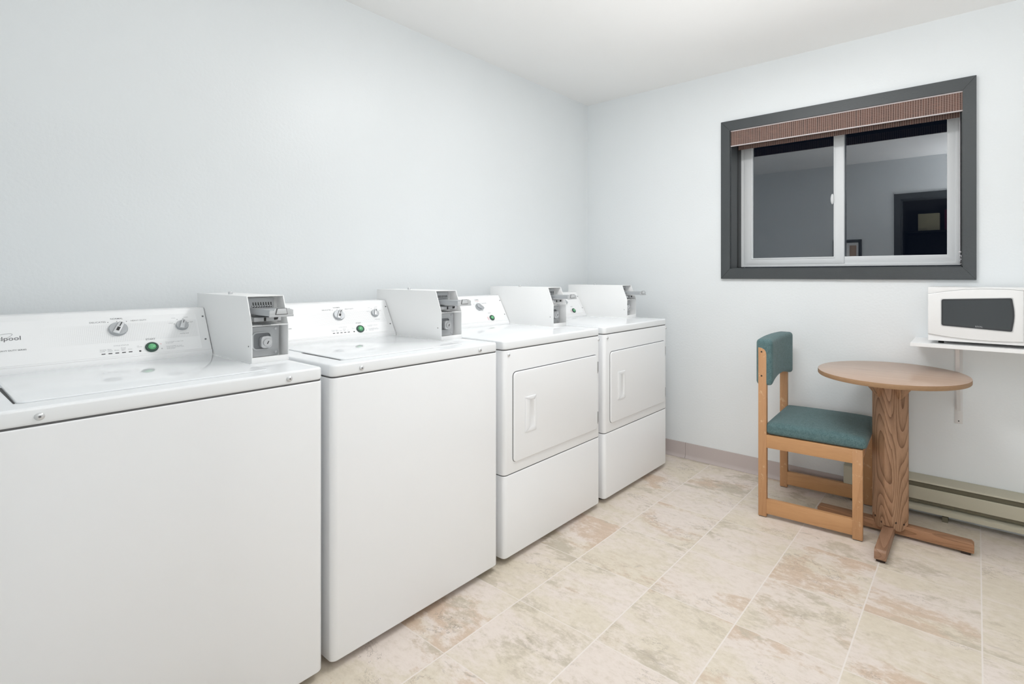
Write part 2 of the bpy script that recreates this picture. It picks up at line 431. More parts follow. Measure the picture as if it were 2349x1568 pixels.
# baseboard: taupe vinyl cove with a turned-out toe, two lengths meeting at a seam
def cove(y0, y1):
    pr = [(0, .098), (-.004, .098), (-.005, .094), (-.005, .024), (-.009, .012), (-.020, .003), (-.020, 0), (0, 0)]
    return pr
bb = MB().use(M['taupe'])
for a, b in ((-.802, -.03), (-1.744, -.804)): bb.prism([(x, z) for x, z in cove(a, b)], 'y', a, b)
struct(bb.build('baseboard_far'))

# ------------------------------------------------------------------ window
win = bpy.data.objects.new('window_1', None); COL.objects.link(win); struct(win, 'sliding window with charcoal casing in the far wall')
win.location = (0, 0, 0)
OY0, OY1, OZ0, OZ1 = -2.321, -1.050, 1.161, 2.126
t = MB().use(M['casing'])
def mitre(a, b, c, d):   # one mitred casing board, slightly rounded front
    x0, x1 = -.016, .002
    t.faces([(x1, *a), (x1, *b), (x1, *c), (x1, *d)]+[(x0, *a), (x0, *b), (x0, *c), (x0, *d)], [(0, 1, 2, 3), (4, 5, 6, 7), (0, 1, 5, 4), (1, 2, 6, 5), (2, 3, 7, 6), (3, 0, 4, 7)])
g_ = .0006
mitre((OY0+g_, OZ0), (OY1-g_, OZ0), (WY1-g_, WZ0), (WY0+g_, WZ0))
mitre((OY0+g_, OZ1), (OY1-g_, OZ1), (WY1-g_, WZ1), (WY0+g_, WZ1))
mitre((OY0, OZ0+g_), (OY0, OZ1-g_), (WY0, WZ1-g_), (WY0, WZ0+g_))
mitre((OY1, OZ0+g_), (OY1, OZ1-g_), (WY1, WZ1-g_), (WY1, WZ0+g_))
t.build('casing', win, smooth=0)
# dark painted jamb lining the opening
j = mb('casing')
j.box(0, .22, WY1-.004, WY1, WZ0, WZ1).box(0, .22, WY0, WY0+.005, WZ0, WZ1).box(0, .22, WY0, WY1, WZ0, WZ0+.006).box(0, .22, WY0, WY1, WZ1-.006, WZ1)
j.use(M['track']).box(.100, .128, WY1-.0065, WY1-.004, WZ0+.006, WZ1).box(.10, .15, WY0+.005, WY0+.010, WZ0, WZ1)
j.build('jamb', win, smooth=0)
FX = .158
def rect(y0, y1, z0, z1): return [(y0, z0), (y1, z0), (y1, z1), (y0, z1)]
FY0, FY1, FZ0, FZ1 = -2.2555, -1.112, 1.2345, 2.058
f = mb('vinyl').ring(rect(FY0, FY1, FZ0, FZ1), rect(FY0+.020, FY1-.018, FZ0+.016, FZ1-.02), 'x', FX, .215, .0015)
f.ring(rect(FY0+.018, -1.69, FZ0+.014, FZ1-.018), rect(-2.199, -1.710, 1.290, FZ1-.05), 'x', FX+.006, .205, .0015)   # fixed light's frame
f.build('frame', win)
sash = mb('vinyl').ring(rect(-1.716, -1.131, 1.249, FZ1-.02), rect(-1.660, -1.187, 1.290, FZ1-.055), 'x', FX-.002, .186, .0025)
sash.ring(rect(-1.668, -1.178, 1.282, FZ1-.05), rect(-1.663, -1.184, 1.288, FZ1-.053), 'x', FX-.004, FX, .0008)
sash.build('sash', win)
mb('glass').box(.172, .173, -1.664, -1.183, 1.286, FZ1-.05).build('pane', win, smooth=0)
mb('glass').box(.190, .191, -2.203, -1.706, 1.286, FZ1-.05).build('pane', win, smooth=0)
la = mb('vinyl').lathe([(0, 0), (.018, 0), (.019, .004), (.016, .009), (.008, .012), (0, .0125)], 20, Matrix.Translation((FX-.003, -1.655, 1.620)) @ Matrix.Rotation(-PI/2, 4, 'Y') @ Matrix.Diagonal((1.6, .5, 1, 1)))
la.build('latch', win)

# roller shade in its woven cassette
sh = thing('window_shade', 'brown woven roller shade rolled up inside the dark window frame', 'window shade', (0, -1.69, 2.0))
def off(m_, dx=0, dy=1.69, dz=-2.0): m_.bm.transform(Matrix.Translation((dx, dy, dz))); return m_
off(mb('woven').box(-.006, .0, -2.270, -1.110, 1.973, 2.063)).build('valance', sh, smooth=0)
for z0, z1 in ((2.060, 2.066), (1.969, 1.9745)):
    off(mb('blindtrim').box(-.0085, .0015, -2.2705, -1.1095, z0, z1, .001)).build('trim_strip', sh)
off(mb('woven').box(.056, .060, -2.255, -1.134, 1.957, 2.05)).build('shade_fabric', sh, smooth=0)
off(mb('track').cyl((.045, -2.25, 2.02), (.045, -1.14, 2.02), .024, 20)).build('roller', sh)
c = mb('chain')
z = 1.975
while z > 1.298:
    c.lathe([(0, -.0022), (.0016, -.0016), (.0022, 0), (.0016, .0016), (0, .0022)], 6, Matrix.Translation((.088, -2.2545, z)))
    c.lathe([(0, -.0022), (.0016, -.0016), (.0022, 0), (.0016, .0016), (0, .0022)], 6, Matrix.Translation((.080, -2.2555, z+.003)))
    z -= .0056
off(c).build('bead_chain', sh)
h = mb('chain').lathe([(0, -.006), (.005, -.004), (.006, 0), (.005, .004), (0, .006)], 12, Matrix.Translation((.084, -2.2555, 1.298)))
h.tube([(.084, -2.2535, 1.276), (.084, -2.2555, 1.282), (.084, -2.2595, 1.281), (.084, -2.2615, 1.274), (.084, -2.2615, 1.240), (.084, -2.2575, 1.238)], .0022, 8)
h.tube([(.084, -2.2535, 1.268), (.084, -2.2575, 1.262), (.084, -2.2610, 1.262)], .0020, 8)
h.tube([(.084, -2.2570, 1.236), (.084, -2.2555, 1.252), (.084, -2.2575, 1.256)], .0020, 8)
off(h).build('chain_clip', sh)

# ------------------------------------------------------------------ washers and dryers
W, D = .661, .703
FY = -.779
# local frame: lx from the left side, ly from the front, so X = lx-W/2, Y = ly-D/2
def L(m_): m_.bm.transform(Matrix.Translation((-W/2, -D/2, 0))); return m_
CB, CT = Vector((0, .548, .933)), Vector((0, .627, 1.0655))     # console face, bottom and top edge
CV = (CT-CB).normalized(); CN = Vector((0, -CV.z, CV.y)); CL = (CT-CB).length
def con(lx, v, n=0.): return Vector((lx, 0, 0)) + CB + CV*(v*CL) + CN*n
def onface(lx, v, n=.0012, rot=0.):
    def fn(x, y):
        ca, sa = math.cos(rot), math.sin(rot)
        return Vector((lx+x*ca-y*sa, 0, 0)) + CB + CV*(v*CL+x*sa+y*ca) + CN*n
    return fn
CM = Matrix(((1, 0, 0, 0), (0, CV.y, CN.y, 0), (0, CV.z, CN.z, 0), (0, 0, 0, 1)))       # local XY = console face, Z = outwards
def conM(lx, v, n=0., rot=0.): return Matrix.Translation(con(lx, v, n)) @ CM @ Matrix.Rotation(rot, 4, 'Z')
def bolt_mb(lx, ly, z, r=.0078):
    m_ = mb('boltm').lathe([(0, 0), (r, 0), (r*1.02, .0012), (r*.85, .003), (r*.45, .0048), (0, .005)], 18, Matrix.Translation((lx, ly, z)) @ Matrix.Rotation(PI/2, 4, 'X'))
    m_.use(M['grey_ink']).lathe([(0, .0046), (r*.3, .0046), (r*.3, .0053), (0, .0053)], 6, Matrix.Translation((lx, ly, z)) @ Matrix.Rotation(PI/2, 4, 'X'))
    return m_

def coin_box(root):
    X0, X1 = .5535, .6585
    prof = [(.700, .9145), (.700, 1.119), (.259, 1.119), (.221, 1.030), (.221, .9145)]
    b = MB().use(M['meter']); th = .0028
    b.prism(prof, 'x', X0, X0+th, .0008).prism(prof, 'x', X1-th, X1, .0008)
    i0, i1 = X0+.0012, X1-.0012
    b.box(i0, i1, .2595, .6995, 1.1165, 1.1188, .0004).box(i0, i1, .697, .6995, .9145, 1.1188)
    b.box(i0, i1, .2215, .6995, .9146, .9185).box(i0, i1, .2203, .226, .9146, .9320, .0006)             # floor and front sill
    b.box(i0, i1, .2200, .36, 1.0270, 1.0295, .0006)                                                     # shelf between the two bays
    b.box(i0, i1, .300, .303, 1.028, 1.118).box(i0, i1, .285, .288, .916, 1.029)                         # rear walls of the bays
    b.box(X0-.0012, X1+.0006, .2235, .6995, .9145, .9172)                                                # bottom flange
    cb = L(b).build('coin_box', root)
    # slotted coin plate in the upper bay
    p = mb('zinc').prism(rrect(.5635, .6440, 1.079, 1.1120, .004), 'y', .2925, .2965, .0008, bevel_caps_only=True)
    for k in range(8):
        x = .5815 + k*.0073
        p.use(M['slot']).prism([(x, 1.0975), (x+.0026, 1.0975), (x+.0042, 1.081), (x+.0016, 1.081)], 'y', .2915, .2935)
    p.use(M['steel'])
    for k in range(8): p.box(.5792+k*.0073, .5792+k*.0073+.0042, .288, .293, 1.0835, 1.0875, .0006)
    L(p).build('slot_plate', cb)
    s = mb('slide').box(.5715, .6335, .1385, .296, 1.0610, 1.0800, .0010)
    s.use(M['zinc']).prism([(.5695, 1.0590), (.6350, 1.0590), (.6350, 1.0790), (.6270, 1.0790), (.6255, 1.0840), (.5850, 1.0840), (.5800, 1.0770), (.5695, 1.0770)], 'y', .1340, .1390, .0008)
    s.box(.5690, .6355, .1325, .1360, 1.0585, 1.0655, .0008)
    s.use(M['seam']).prism([(.5845, 1.0655), (.6185, 1.0655), (.6150, 1.0845), (.5880, 1.0845)], 'y', .1325, .1345)
    s.use(M['knob_hi']).prism([(.5865, 1.0670), (.6165, 1.0670), (.6135, 1.0832), (.5900, 1.0832)], 'y', .1305, .1335, .0008)
    s.use(M['zinc']).box(.5660, .6420, .236, .297, 1.0400, 1.0530, .001)
    s.use(M['slot']).box(.5930, .5985, .2345, .24, 1.0410, 1.0520).prism([(.6210, 1.0520), (.6340, 1.0520), (.6310, 1.0440), (.6220, 1.0430)], 'y', .2345, .24).box(.583, .607, .2212, .2235, 1.0294, 1.0303)
    L(s).build('coin_slide', cb)
    lp = mb('zinc').prism(rrect(.5665, .6455, .9290, 1.0215, .005), 'y', .262, .266, .001, bevel_caps_only=True)
    for z in (.9385, 1.0135): lp.use(M['steel']).lathe([(0, 0), (.0045, 0), (.004, .002), (0, .0028)], 14, Matrix.Translation((.6360, .262, z)) @ Matrix.Rotation(PI/2, 4, 'X'))
    lp.use(M['zinc']).ring(rrect(.5680, .6225, .9500, 1.0060, .012), rrect(.5715, .6190, .9535, 1.0025, .010), 'y', .2555, .2630)
    lp.use(M['recess']).prism(rrect(.5715, .6190, .9535, 1.0025, .010), 'y', .2605, .2618)
    L(lp).build('lock_plate', cb)
    k = mb('steel').prism(rrect(.5880, .6190, .9560, .9930, .010), 'y', .2420, .2612, .002, bevel_caps_only=True)
    k.lathe([(0, 0), (.0125, 0), (.0125, .004), (.0115, .0055), (0, .0055)], 24, Matrix.Translation((.6050, .2425, .9735)) @ Matrix.Rotation(PI/2, 4, 'X'))
    k.use(M['slot']).box(-.0011, .0011, -.0004, .0004, -.005, .005, mtx=Matrix.Translation((.6050, .2367, .9735)) @ Matrix.Rotation(.45, 4, 'Y'))
    L(k).build('lock', cb)
    v = mb('steel').lathe([(0, 0), (.0065, 0), (.0065, .0075), (.0055, .009), (0, .009)], 16, Matrix.Translation((.590, .500, 1.1185)))
    L(v).build('key_post', cb)
    sc = mb('slot').lathe([(0, 0), (.002, 0), (.002, .0008), (0, .001)], 10, Matrix.Translation((X0, .243, .966)) @ Matrix.Rotation(-PI/2, 4, 'Y'))
    L(sc).build('rivet', cb)
    return cb

def console(root, dots=True):
    b = mb('plastic')
    b.prism([(.5480, .933), (.6270, 1.0655), (.6300, 1.0690), (.6350, 1.0705), (.700, 1.0705), (.700, .933)], 'x', 0.002, .5520, .0016)
    b.prism([(.5410, .9145), (.5455, .9330), (.700, .9330), (.700, .9145)], 'x', 0.002, .5520, .0010)
    c = L(b).build('control_console', root)
    pl = mb('dots' if dots else 'plastic')
    pl.prism(rrect(.008, .526, .035*CL, .905*CL, .006), 'z', 0, .0009, .0003, 1, True, mtx=Matrix.Translation(CB) @ CM)
    L(pl).build('control_panel', c)
    for lx, v in ((.5440, .817), (.5395, .253)):
        L(mb('grey_ink').lathe([(0, 0), (.0030, 0), (.0026, .0012), (0, .0015)], 12, conM(lx, v))).build('screw', c)
    return c

def knob(c, lx, v, r, rot, pointer=True, tapered=False):
    k = mb('knob').lathe([(0, 0), (r, 0), (r, .006), (r*.93, .0085), (0, .0085)], 32, conM(lx, v, .0009))
    m_ = conM(lx, v, .0009, rot)
    if tapered:
        k.prism([(-r*.62, -r*.4), (0, -r*.95), (r*.62, -r*.4), (r*.40, r*1.05), (r*.22, r*1.30), (-r*.22, r*1.30), (-r*.40, r*1.05)], 'z', .006, .0165, .002, mtx=m_)
    else:
        k.use(M['knob_hi']).prism([(-r*.36, -r*.88), (r*.36, -r*.88), (r*.30, r*.92), (-r*.30, r*.92)], 'z', .0080, .0150, .0015, mtx=m_)
        if pointer:
            k.use(M['slot']).box(-r*.055, r*.055, r*.22, r*.86, .0149, .0154, mtx=m_)
            if r > .02: k.box(-r*.16, r*.16, -r*.50, r*.06, .0149, .0154, mtx=m_)
    L(k).build('knob', c)

def start_button(c, lx, v, r=.0165):
    s = mb('green_ring').lathe([(0, 0), (r, 0), (r, .004), (r*.86, .0065), (r*.70, .0065), (r*.66, .004), (0, .004)], 32, conM(lx, v, .0009))
    s.use(M['green']).lathe([(r*.64, .003), (r*.62, .0062), (r*.45, .0085), (r*.2, .0096), (0, .0098)], 28, conM(lx, v, .0009))
    L(s).build('start_button', c)

def machine(name, label, cat, left, group):
    return thing(name, label, cat, (left+W/2, FY+D/2, 0), 0, group)

def shell(root, z_split=None):
    fp = rrect(0, W, 0, D, (.019, .019, .004, .004), 6)
    nk = rrect(.003, W-.003, .003, D, (.015, .015, .004, .004), 6)
    b = mb('white')
    if z_split is None: b.prism(fp, 'z', .026, .8748, .0035, 3, True)
    else:
        b.prism(fp, 'z', z_split+.0022, .8748, .0035, 3, True)
        b.use(M['seam']).prism(nk, 'z', z_split-.006, z_split+.006)
    b.use(M['seam']).prism(nk, 'z', .868, .885)
    b.use(M['white'])
    bd = L(b).build('body', root)
    if z_split is not None:
        L(mb('white').prism(fp, 'z', .026, z_split-.0010, .0040, 3, True)).build('lower_panel', root)
    tp = L(mb('enamel_top').prism(fp, 'z', .8778, .9145, .007, 4, True)).build('top_panel', root)
    for lx, ly in ((.06, .06), (W-.06, .06), (.06, D-.06), (W-.06, D-.06)):
        L(mb('dark').lathe([(0, 0), (.019, 0), (.019, .008), (.008, .010), (.008, .03), (0, .03)], 14, Matrix.Translation((lx, ly, 0)))).build('leveling_foot', root)
    return bd, tp

def make_washer(left, label):
    r = machine('washing_machine', label, 'washing machine', left, 'white coin washing machines')
    bd, tp = shell(r)
    for lx in (.092, .568): L(bolt_mb(lx, 0.0, .8945)).build('bolt', tp)
    ld = mb('enamel_top').prism(rrect(.066, .541, .066, .532, (.014, .014, .002, .002)), 'z', .9140, .9185, .0022, 3, True)
    ld.use(M['slot']).prism([(.0655, .075), (.0655, .33), (.059, .33), (.0625, .075)], 'z', .9146, .9150)
    L(ld).build('lid', r)
    c = console(r)
    knob(c, .323, .620, .0225, -.45); knob(c, .482, .615, .0170, -.30); start_button(c, .396, .165)
    def let(mat, body, width, lx, v, bold=0., height=None):
        L(mb(mat).text(body, width, onface(lx, v), bold, height)).build('lettering', c, smooth=0)
    def mark(lx, v, r=.0013): L(mb('grey_ink').lathe([(0, 0), (r, 0), (0, .0002)], 8, conM(lx, v, .0011))).build('dial_mark', c, smooth=0)
    let('grey_ink', 'DELICATES', .036, .279, .800); let('grey_ink', 'NORMAL', .029, .323, .862, .004); let('grey_ink', 'HEAVY DUTY', .038, .3745, .800)
    for lx, v in ((.302, .788), (.3225, .800), (.345, .788), (.4625, .665), (.4720, .770), (.4880, .775), (.5005, .680)): mark(lx, v)
    let('grey_ink', 'START', .0235, .396, .350, .005); let('grey_ink', 'HOT', .009, .5095, .690); let('grey_ink', 'WATER TEMP', .024, .485, .425)
    let('faint_ink', 'WARM', .012, .4960, .812); let('faint_ink', 'COOL', .011, .4630, .805); let('faint_ink', 'COLD', .011, .4530, .688)
    let('faint_ink', 'CYCLE STATUS', .034, .325, .262)
    for k, s_ in enumerate(('Sensing\nLoads', 'Main\nWash', 'Rinse', 'Final\nSpin', 'Done')):
        let('faint_ink', s_, (.014, .011, .010, .010, .009)[k], .283+k*.0153, .178 if k in (0, 1, 3) else .165)
    let('faint_ink', 'LID\nLOCKED', .012, .367, .205)
    let('faint_ink', 'Press & START to begin cycle\non dry wash.', .046, .455, .238); let('faint_ink', 'Press & START to reset\nif unit with unit done cycle\nif left paused', .044, .455, .125)
    let('pink_ink', 'A', .004, .4195, .226, .04); let('faint_ink', 'O', .004, .4205, .115, .04)
    for k in range(5): L(mb('slot').box(-.0042, .0042, -.0012, .0012, 0, .0008, mtx=conM(.283+k*.0153, .104, .0009))).build('indicator_light', c)
    L(mb('slot').lathe([(0, 0), (.0028, 0), (.0022, .001), (0, .0012)], 14, conM(.367, .104, .0009))).build('indicator_light', c)
    let('grey_ink', 'COMMERCIAL WASHER HEAVY DUTY SERIES', .118, .071, .335, .01)
    lg = mb('grey_ink').text('Whirlpool', .076, onface(.083, .560), .008, height=.0165)
    lg.use(M['faint_ink'])
    el = []
    for i in range(48):
        a = 2*PI*i/48; x, y = .036*math.cos(a), .0085*math.sin(a); ca, sa = math.cos(.36), math.sin(.36)
        el.append(con(.072+x*ca-y*sa, .575+(x*sa+y*ca)/CL, .0011))
    lg.tube(el, .0005, 6, True)
    L(lg).build('logo', c, smooth=0)
    coin_box(r)
    return r

def make_dryer(left, label):
    r = machine('clothes_dryer', label, 'clothes dryer', left, 'white coin clothes dryers')
    bd, tp = shell(r, .3630)
    for lx in (.026, W-.014): L(bolt_mb(lx, 0.0, .857, .0070)).build('bolt', bd)
    # door: a rounded slab standing in a dark seam
    dx0, dx1, dz0, dz1 = .049, .632, .409, .7815
    L(mb('seam').prism(rrect(dx0-.0025, dx1+.0010, dz0-.0010, dz1+.0030, .020), 'y', -.0006, .004)).build('door_seam', bd)
    d = mb('white').prism(rrect(dx0, dx1, dz0, dz1, .018), 'y', -.0070, .002, .004, 3, True)
    dr = L(d).build('door', r)
    hx0, hx1, hz0, hz1 = .113, .181, .519, .668
    h_ = mb('white').ring(rrect(hx0, hx1, hz0, hz1, .003), rrect(hx0+.027, hx1-.012, hz0+.017, hz1-.015, .003), 'y', -.0098, -.0065, .0010)
    # scooped finger pull behind the opening
    ix0, ix1, iz0, iz1 = hx0+.026, hx1-.011, hz0+.016, hz1-.014
    a, b_ = -.0096, .0002
    h_.faces([(ix0, a, iz0), (ix1, a, iz0), (ix1, a, iz1), (ix0, a, iz1), (ix0+.004, -.0072, iz0+.012), (ix1-.002, -.0072, iz0+.012), (ix1-.002, -.0072, iz1-.004), (ix0+.004, -.0072, iz1-.004)],
             [(0, 1, 5, 4), (1, 2, 6, 5), (2, 3, 7, 6), (3, 0, 4, 7), (4, 5, 6, 7)])
    L(h_).build('door_handle', dr)
    for z0, z1 in ((.688, .746), (.434, .494)):
        hg = mb('hinge').box(.6335, .6415, -.0045, .002, z0+.008, z1, .001).box(.6345, .6395, -.0035, .002, z0, z0+.010, .001)
        L(hg).build('hinge', dr)
    c = console(r, False)
    knob(c, .376, .600, .0205, -2.25, tapered=True); start_button(c, .438, .150, .0155)
    def let(mat, body, width, lx, v, bold=0., height=None):
        L(mb(mat).text(body, width, onface(lx, v), bold, height)).build('lettering', c, smooth=0)
    let('grey_ink', 'NORMAL', .026, .381, .885, .012); let('grey_ink', 'DELICATES', .030, .423, .735); let('grey_ink', 'START', .020, .434, .345)
    for lx, v in ((.381, .80), (.403, .745), (.352, .72)): L(mb('grey_ink').lathe([(0, 0), (.0012, 0), (0, .0002)], 8, conM(lx, v, .0011))).build('dial_mark', c, smooth=0)
    let('pink_ink', 'PERM PRESS', .028, .380, .835); let('pink_ink', 'PUSH', .010, .412, .14, .01, .020)
    let('faint_ink', 'Whirlpool', .076, .083, .560, .004, .0165)
    coin_box(r)
    return r

w1 = make_washer(-2.951, 'white top-load coin washer nearest the camera, cut by the left picture edge')
w2 = dup(w1, (-2.266+W/2, FY+D/2, 0), 'white top-load coin washer between the nearest washer and the dryers')
d1 = make_dryer(-1.5725, 'white coin dryer standing directly beside the second washer')
d2 = dup(d1, (-.8735+W/2, FY+D/2, 0), 'white coin dryer at the far end, next to the window wall')

# ------------------------------------------------------------------ chair  (local: x across, -y forward; rear outer foot corner at the origin side)
ch = thing('dining_chair', 'honey wood chair with teal upholstered seat and back, pushed to the round table', 'chair', (-.519, -1.456, 0), math.radians(3.0))
CW, LT = .445, .026
for s0 in (0, CW-LT):
    # rear leg runs up as the back post, rounded at the top front
    pts = [(0, .004), (-.040, .004), (-.040, .795), (-.037, .810), (-.030, .820), (-.016, .827), (0, .829)]
    lg = mb('chair_v').prism(pts, 'x', s0, s0+LT, .0022).build('leg', ch)
    gl = mb('rubber').box(s0+.003, s0+LT-.003, -.037, -.003, 0, .005).build('glide', lg)
    xo = s0 if s0 == 0 else s0+LT
    for z in (.808, .690):
        mb('bolt_hole').lathe([(0, 0), (.0045, 0), (.003, .0006), (0, .0004)], 12, Matrix.Translation((xo, -.0165, z)) @ Matrix.Rotation(-PI/2 if s0 == 0 else PI/2, 4, 'Y')).build('screw', lg)
    lf = mb('chair_v').box(s0, s0+LT, -.460, -.418, .004, .405, .0022).build('leg', ch)
    mb('rubber').box(s0+.003, s0+LT-.003, -.457, -.421, 0, .005).build('glide', lf)
    mb('chair_h').box(s0+.0015, s0+LT-.0015, -.419, -.039, .341, .404, .0015).build('side_rail', ch)
    mb('chair_h').box(s0+.0015, s0+LT-.0015, -.419, -.039, .019, .090, .0022).build('stretcher', ch)
mb('chair_s').box(LT-.001, CW-LT+.001, -.456, -.436, .352, .404, .0015).build('front_rail', ch)
mb('chair_s').box(LT-.001, CW-LT+.001, -.034, -.012, .341, .404, .0015).build('rear_rail', ch)

def cushion(nu, nv, fn):
    """closed pad from a rounded-box parametrisation"""
    t = bmesh.new(); bmesh.ops.create_cube(t, size=2); bmesh.ops.subdivide_edges(t, edges=t.edges[:], cuts=nu, use_grid_fill=True)
    for v in t.verts: v.co = fn(v.co)
    bmesh.ops.recalc_face_normals(t, faces=t.faces[:])
    return t
def sbox(c, r, hx, hy, hz):
    """map the cube [-1,1]^3 to a box with rounded edges of radius r"""
    p = Vector((c.x*hx, c.y*hy, c.z*hz)); q = Vector((max(-hx+r, min(hx-r, p.x)), max(-hy+r, min(hy-r, p.y)), max(-hz+r, min(hz-r, p.z))))
    d = p-q
    if d.length > 1e-9: d = d.normalized()*r
    return q+d
def seat_fn(c):
    # denser sampling near the rim
    c = Vector([math.copysign(abs(k)**.6, k) for k in c])
    p = sbox(c, .020, .2205, .2215, .0285)
    u, v = p.x/.2205, p.y/.2215
    if p.z > -.008:
        p.z += .012*(1-abs(u)**2.6)*(1-abs(v)**3.0) - .004*(abs(v)**3 if v < 0 else 0)
    return p + Vector((CW/2, -.2535, .4335))
m_ = mb('fabric'); m_._merge(cushion(14, 14, seat_fn)); m_.build('seat', ch, smooth=60)
def back_fn(c):
    c = Vector([math.copysign(abs(k)**.6, k) for k in c])
    p = sbox(c, .019, .2212, .0400, .118)
    u, v = p.x/.2212, p.z/.118
    # arched lower edge, softly crowned top, ends hang a little lower
    if v < 0: p.z += -v*(.030*(1-u*u)+.004)
    else: p.z += v*(.004*(1-u*u)-.004)
    p.y += .010*(1-u*u)*(1 if p.y < 0 else 1) - .002
    p.y *= 1
    return p + Vector((CW/2, -.0265, .754))
m_ = mb('fabric'); m_._merge(cushion(16, 16, back_fn)); m_.build('backrest', ch, smooth=60)

# ------------------------------------------------------------------ round pedestal table
TX, TY = -.327, -2.0026
tb = thing('round_table', 'small round oak-look table on a wooden pedestal with cross feet', 'table', (TX, TY, 0))
R_ = .3054
tt = mb('lamin').lathe([(0, .7400), (R_-.002, .7400), (R_, .7390)], 96)
tt.use(M['edge']).lathe([(R_, .7390), (R_+.0004, .7365), (R_+.0004, .7215), (R_-.001, .7195), (0, .7195)], 96)
tt.build('tabletop', tb)
# pedestal: four broad boards with narrow corner strips, rounded off at the foot
pd = MB()
a_, e_ = .0720, .0125
oct_ = [(a_, -e_), (a_, e_), (e_, a_), (-e_, a_), (-a_, e_), (-a_, -e_), (-e_, -a_), (e_, -a_)]
pd.use(M['oak_v']).prism([(x*.985, y*.985) for x, y in oct_], 'z', .058, .7196, .0010)
for k in range(4):
    ca, sa = math.cos(PI/4+k*PI/2), math.sin(PI/4+k*PI/2)
    m4 = Matrix(((-sa, 0, ca, 0), (ca, 0, sa, 0), (0, 1, 0, 0), (0, 0, 0, 1)))     # local x across board, y up, z outwards
    hw = math.hypot(a_-e_, a_-e_)/2 - .001; d0 = (a_+e_)/math.sqrt(2)
    pts = [(-hw, .7195), (-hw, .085)] + [(hw*math.sin(-PI/2+PI*i/10), .085-.050*math.cos(-PI/2+PI*i/10)) for i in range(1, 10)] + [(hw, .085), (hw, .7195)]
    pd.prism([(x, min(y, .7195)) for x, y in pts], 'z', d0-.010, d0+.0012, .0008, mtx=m4)
col = pd.build('pedestal', tb)
for k in range(4):
    ca, sa = math.cos(PI/4+k*PI/2), math.sin(PI/4+k*PI/2); d0 = (a_+e_)/math.sqrt(2)
    for s_ in (-.020, .020):
        mb('bolt_hole').lathe([(0, 0), (.0050, 0), (.0035, .0008), (0, .0006)], 12, Matrix.Translation((ca*(d0+.0012)-sa*s_, sa*(d0+.0012)+ca*s_, .076 if s_ < 0 else .066)) @ Matrix(((-sa, 0, ca, 0), (ca, 0, sa, 0), (0, 1, 0, 0), (0, 0, 0, 1)))).build('bolt', col)
    # corner brace under the top
    br = MB().use(M['oak_v'])
    m4 = Matrix(((-sa, 0, ca, 0), (ca, 0, sa, 0), (0, 1, 0, 0), (0, 0, 0, 1)))
    vv = []
    for x, y, z in ((-.042, .7194, d0), (.042, .7194, d0), (.042, .7194, d0+.070), (-.042, .7194, d0+.070), (-.007, .628, d0), (.007, .628, d0), (.007, .630, d0+.006), (-.007, .630, d0+.006)):
        vv.append(m4 @ Vector((x, y, z)))
    br.faces(vv, [(0, 1, 2, 3), (4, 5, 6, 7), (0, 1, 5, 4), (1, 2, 6, 5), (2, 3, 7, 6), (3, 0, 4, 7)])
    br.build('brace', tb)
for k, (dx, dy) in enumerate(((-1, 0), (1, 0), (0, 1), (0, -1))):
    ft = MB().use(M['oak_x' if dx else 'oak_y'])
    hw = .0225
    top = [(.0, .012), (.308, .012), (.311, .015), (.311, .046), (.302, .054), (0, .056)]
    if dx: ft.prism([(dx*p, z) for p, z in top], 'y', -hw, hw, .0025)
    else: ft.prism([(dy*p+0, z) for p, z in top], 'x', -hw, hw, .0025)
    o = ft.build('foot', tb)
    mb('bolt_hole').box(dx*.282-.017, dx*.282+.017, dy*.282-.017, dy*.282+.017, 0, .0125, .002).build('foot_pad', o)

# ------------------------------------------------------------------ baseboard heater
bh = thing('baseboard_heater', 'cream electric baseboard heater along the wall under the shelf', 'heater', (0, -2.45, 0))
HY0, HY1 = -3.25, -1.757
def offh(m_): m_.bm.transform(Matrix.Translation((0, 2.45, 0))); return m_
offh(mb('heater').prism([(-.001, .194), (-.012, .194), (-.070, .182), (-.072, .178), (-.072, .1735), (-.030, .182), (-.001, .186)], 'y', HY0, HY1)).build('top_cover', bh)
offh(mb('heater').prism([(-.066, .1505), (-.072, .1505), (-.0725, .147), (-.0725, .0905), (-.069, .088), (-.066, .088)], 'y', HY0, HY1-.118, .0006)).build('front_panel', bh)
offh(mb('heater').prism([(-.001, .075), (-.050, .062), (-.066, .057), (-.0685, .054), (-.0685, .0335), (-.063, .0335), (-.060, .046), (-.001, .060)], 'y', HY0, HY1-.118)).build('lower_lip', bh)
offh(mb('heater_in').box(-.030, -.001, HY0, HY1, .024, .186).box(-.061, -.030, HY0, HY1-.12, .072, .168)).build('heating_element', bh)
e = mb('heater').box(-.0745, -.001, HY1-.112, HY1, .024, .1765, .001)
offh(e).build('end_cap', bh)
for y in (-1.80, -2.2, -2.6, -3.0, -3.2): offh(mb('heater_in').box(-.058, -.004, y-.012, y+.012, 0, .026)).build('support_foot', bh)

